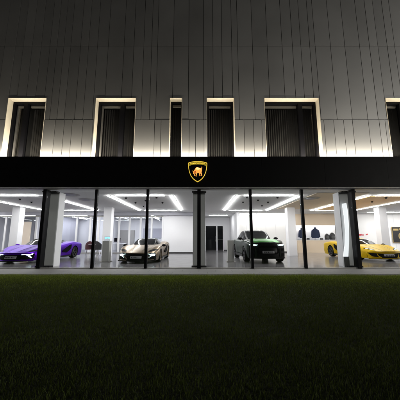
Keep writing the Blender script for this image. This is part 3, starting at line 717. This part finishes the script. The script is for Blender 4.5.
def chair(label, x, y, rz, m):
    t = thing('armchair', label, 'chair', (x, y, 0), rz, 'dark lounge chairs by the office glass')
    MB().box(-.27, .27, -.26, .26, .38, .50).build('seat', m, t, bevel=.03)
    mb = MB(); rr = []
    for k in range(13):
        a = PI*(-.05+1.1*k/12); cx, cy = .31*math.cos(a), .30*math.sin(a); top = .70+.28*math.sin(max(0, min(PI, a)))**1.5
        rr.append([(cx*.84, cy*.84, .40), (cx*.84, cy*.84, top), (cx, cy, top), (cx, cy, .36)])
    mb.loft(rr).build('backrest', m, t, smooth=True, bevel=.015)
    for sx in (-1, 1):
        for sy in (-1, 1): MB().tube((sx*.24, sy*.22, 0), (sx*.18, sy*.17, .379), .012, .018, 8).build('leg', M['chrome'], t)
    return t
a = at(89.5, 252, Y=18.6); chair('maroon backed lounge chair at the round table near the office glass', a.x, 18.6, R(200), M['maroon'])
chair('black lounge chair between the round table and the grey plinth', at(99, 252, Y=18.4).x, 18.4, R(160), M['chairblack'])
chair('black lounge chair behind the round table', at(94, 252, Y=19.4).x, 19.4, R(10), M['chairblack'])
tb = thing('round_table', 'small round white lounge table between the dark chairs', 'table', (at(94.5, 252, Y=18.6).x, 18.4, 0))
MB().tube((0,0,.70),(0,0,.73),.36,.37,28).build('table_top', M['white'], tb); MB().tube((0,0,.03),(0,0,.699),.035,.03,12).build('stem', M['chrome'], tb); MB().tube((0,0,0),(0,0,.029),.24,.2,24).build('base', M['chrome'], tb)
chair('dark brown lounge chair at the end behind the purple car', -12.2, 14.6, R(150), mat('brown_upholstery', (.06, .045, .035), .6))

def desk(x, y, label, ml):
    t = thing('office_desk', label, 'desk', (x, y, 0), group='white desks in the glazed office')
    MB().box(-.8, .8, -.38, .38, .72, .75).build('desk_top', M['white'], t, bevel=.004)
    for sx in (-1, 1):
        for sy in (-1, 1): MB().tube((sx*.72, sy*.32, 0), (sx*.72, sy*.32, .719), .02, .02, 8).build('leg', M['chrome'], t)
    m = thing('monitor', ml, 'monitor', (x+.1, y, .751), group='computer monitors on the office desks')
    MB().box(-.28, .28, -.015, .015, .14, .48).build('screen', M['black'], m, bevel=.004); MB().box(-.03, .03, .0, .03, .01, .139).box(-.12, .12, -.08, .08, 0, .0099).build('stand', M['chrome'], m)
desk(-7.4, 22.3, 'white office desk behind the glass beyond the lounge chairs', 'black monitor on the office desk beyond the lounge chairs')
desk(-4.9, 23.2, 'white office desk behind the glass beyond the beige car', 'black monitor on the office desk beyond the beige car')
MB().box(-6.3, -4.2, 27.72, 27.79, 1.25, 2.3).build('cabinet', M['greywall'], B); MB().box(-8.8, -7.2, 27.4, 27.79, 0, 2.1).build('cabinet', M['rail'], B)
def jacket(px, label, Yp=21.35, hh=.80, w=.30):
    x = at(px, 235, Y=Yp).x; t = thing('jacket', label, 'jacket', (x, Yp, 1.072), group='navy jackets displayed on the counter')
    mb = MB(); rr = []
    for k in range(25):
        u = k/24; z = .12+hh*u; wx = (w*.72+.03*math.sin(u*6)) if u < .55 else w*.72*(1-((u-.55)/.45)**2.2*.74); dy = .13*(1-.4*max(0, u-.7)/.3)
        puff = 1+.035*abs(math.sin(u*PI*7)); rr.append([(wx*puff*math.cos(a), dy*puff*math.sin(a), z) for a in [2*PI*q/24 for q in range(24)]])
    mb.loft(rr).build('torso', M['navy'], t, smooth=True)
    for s in (-1, 1):
        mb = MB(); rr = []
        for k in range(17):
            u = k/16; c = Vector((s*(w*.42+.17*u**.55), -.03*u, .12+hh*.88-(hh*.78)*u)); r_ = (.09-.035*u)*(min(1, .55+u*3))*(1+.06*abs(math.sin(u*PI*6)))
            rr.append([tuple(c+Vector((r_*math.cos(a), r_*1.1*math.sin(a), 0))) for a in [2*PI*q/14 for q in range(14)]])
        mb.loft(rr).build('sleeve', M['navy'], t, smooth=True)
    mb = MB(); rr = [[(r_*math.cos(a), r_*.8*math.sin(a), .12+z) for a in [2*PI*q/18 for q in range(18)]] for r_, z in ((.10, hh-.05), (.095, hh+.02), (.085, hh+.07), (.05, hh+.075))]
    mb.loft(rr).build('collar', M['navy'], t, smooth=True)
    MB().tube((0,0,.012),(0,0,.12),.02,.02,10).tube((0,0,0),(0,0,.0119),.13,.12,20).build('stand', M['chrome'], t)
jacket(302, 'navy jacket on a stand seen behind the thin black mullion', w=.27)
jacket(315.5, 'navy jacket on a stand in the middle of the counter', w=.40, hh=.86)
def backpack(px, s, label, Yp=21.3):
    x = at(px, 236, Y=Yp).x; t = thing('backpack', label, 'backpack', (x, Yp, 1.072), group='black bags at the end of the counter')
    mb = MB(); rr = []
    for k in range(17):
        u = k/16; z = .52*s*u; f = (1-abs(2*u-.9)**3.2*.55) if u > .45 else 1-.12*(1-u/.45)**2; f = max(.08, f if u < .97 else .3)
        rr.append([(.21*s*f*math.copysign(abs(math.cos(a))**.7, math.cos(a)), .11*s*f*math.copysign(abs(math.sin(a))**.7, math.sin(a)), z) for a in [2*PI*q/20 for q in range(20)]])
    mb.loft(rr).build('body', M['bag'], t, smooth=True)
    mb = MB(); rr = []
    for k in range(9):
        u = k/8; z = (.07+.24*u)*s; f = math.sin(PI*(.12+.76*u))**.4
        rr.append([(.13*s*f*math.cos(a), -.10*s+.045*s*f*math.sin(a), z) for a in [2*PI*q/16 for q in range(16)]])
    mb.loft(rr).build('pocket', M['bag_grey'], t, smooth=True)
    mb = MB()
    pts = [(.05*math.cos(PI*k/8), .0, (.50+.06*math.sin(PI*k/8))*s) for k in range(9)]
    for p, q in zip(pts, pts[1:]): mb.tube(p, q, .009, .009, 8)
    mb.build('handle', M['bag'], t)
backpack(327, .95, 'black backpack with grey pocket next to the smaller bag on the counter'); backpack(332.3, 1.12, 'larger black backpack with grey pocket at the end of the counter above the yellow car')
for px, l in ((321.5, 'small black pouch between the navy jacket and the backpacks'), (308, 'small black pouch between the two navy jackets')):
    x = at(px, 238, Y=21.3).x; t = thing('pouch', l, 'pouch', (x, 21.3, 1.072)); rr = [[(.14*f*math.cos(a), .07*f*math.sin(a), z) for a in [2*PI*q/16 for q in range(16)]] for z, f in ((0,.8),(.03,1),(.10,1),(.14,.8),(.15,.5))]
    MB().loft(rr).build('body', M['bag'], t, smooth=True); MB().box(-.12, .12, -.076, -.066, .085, .095).build('zip', M['chrome'], t)
# poster with gold motif
pp = at(399, 235, Y=21.5); po = thing('framed_poster', 'black framed poster with gold markings on the white wall behind the yellow car', 'poster', (at(392.5, 235, Y=21.5).x+.75, 21.5, 1.55))
MB().box(-.75,.75,-.0,.05,-.72,.62).build('frame', M['postergold'], po); MB().box(-.72,.72,-.012,-.001,-.69,.59).build('panel', M['poster'], po)
mm = MB().box(-.66,-.2,-.02,-.0125,.30,.46).box(-.12,.1,-.02,-.0125,.34,.5)
rr = []
for k in range(25): a = R(40+k*11.5); rr.append([((.32+q)*math.cos(a)+.1, -.02+yy, (.32+q)*math.sin(a)-.18) for q, yy in ((-.05,0),(.04,0),(.04,.0075),(-.05,.0075))])
mm.loft(rr).build('motif', M['postergold'], po)
# red wall letters
rp = at(361, 235, Y=21.58); rs = thing('wall_lettering', 'small red characters on the white wall above the yellow car', 'lettering', (rp.x, 21.585, rp.z))
mb = MB()
for x0, w_, z0, h_ in ((-.28,.09,-.05,.14),(-.16,.05,-.05,.14),(-.08,.10,-.05,.12),(.05,.05,-.05,.14),(.14,.08,-.05,.11),(.42,.07,.0,.1),(.52,.05,.0,.12)): mb.box(x0, x0+w_, -.015, .0, z0, z0+h_)
mb.build('characters', M['red'], rs)
# added glowing panel for a curved reflection at the right column
bn = thing('curved_reflection', 'added glowing panel for a curved white reflection on the column by the yellow car', 'reflection_panel', (0, 10.36, 0))
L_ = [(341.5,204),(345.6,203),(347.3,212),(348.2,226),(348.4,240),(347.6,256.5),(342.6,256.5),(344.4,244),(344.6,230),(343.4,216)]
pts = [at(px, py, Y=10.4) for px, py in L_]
mb = MB(); k = len(pts); mb.prism([(p.x, p.z) for p in pts], -.012, .012); mb.build('panel', M['reflection_panel'], bn)
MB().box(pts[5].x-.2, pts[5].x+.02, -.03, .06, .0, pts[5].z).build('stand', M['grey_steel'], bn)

# ------------------------------------------------------------------ light and colour
w = bpy.data.worlds.new('World'); S.world = w; w.use_nodes = True; nt = w.node_tree
sk = nt.nodes.new('ShaderNodeTexSky'); sk.sky_type = 'NISHITA'; sk.sun_disc = False
to_sun = Vector((.76, -.64, .07)).normalized()
sk.sun_elevation = math.asin(to_sun.z); sk.sun_rotation = math.atan2(to_sun.x, to_sun.y)
nt.links.new(sk.outputs[0], nt.nodes['Background'].inputs[0]); nt.nodes['Background'].inputs[1].default_value = .0006
sl = bpy.data.lights.new('sun', 'SUN'); so = bpy.data.objects.new('sun', sl); C.objects.link(so)
sl.energy = .8; sl.angle = R(6); sl.color = (1, .96, .89); so.rotation_euler = (-to_sun).to_track_quat('-Z', 'Y').to_euler(); so.location = (20, -10, 12)
S.view_settings.view_transform = 'Standard'; S.view_settings.look = 'None'; S.view_settings.gamma = 1; S.view_settings.exposure = 0; S.view_settings.use_curve_mapping = False
cy = S.cycles; cy.max_bounces = 9; cy.diffuse_bounces = 4; cy.glossy_bounces = 4; cy.transparent_max_bounces = 16; cy.use_denoising = True; cy.sample_clamp_indirect = 6; cy.caustics_reflective = False; cy.caustics_refractive = False
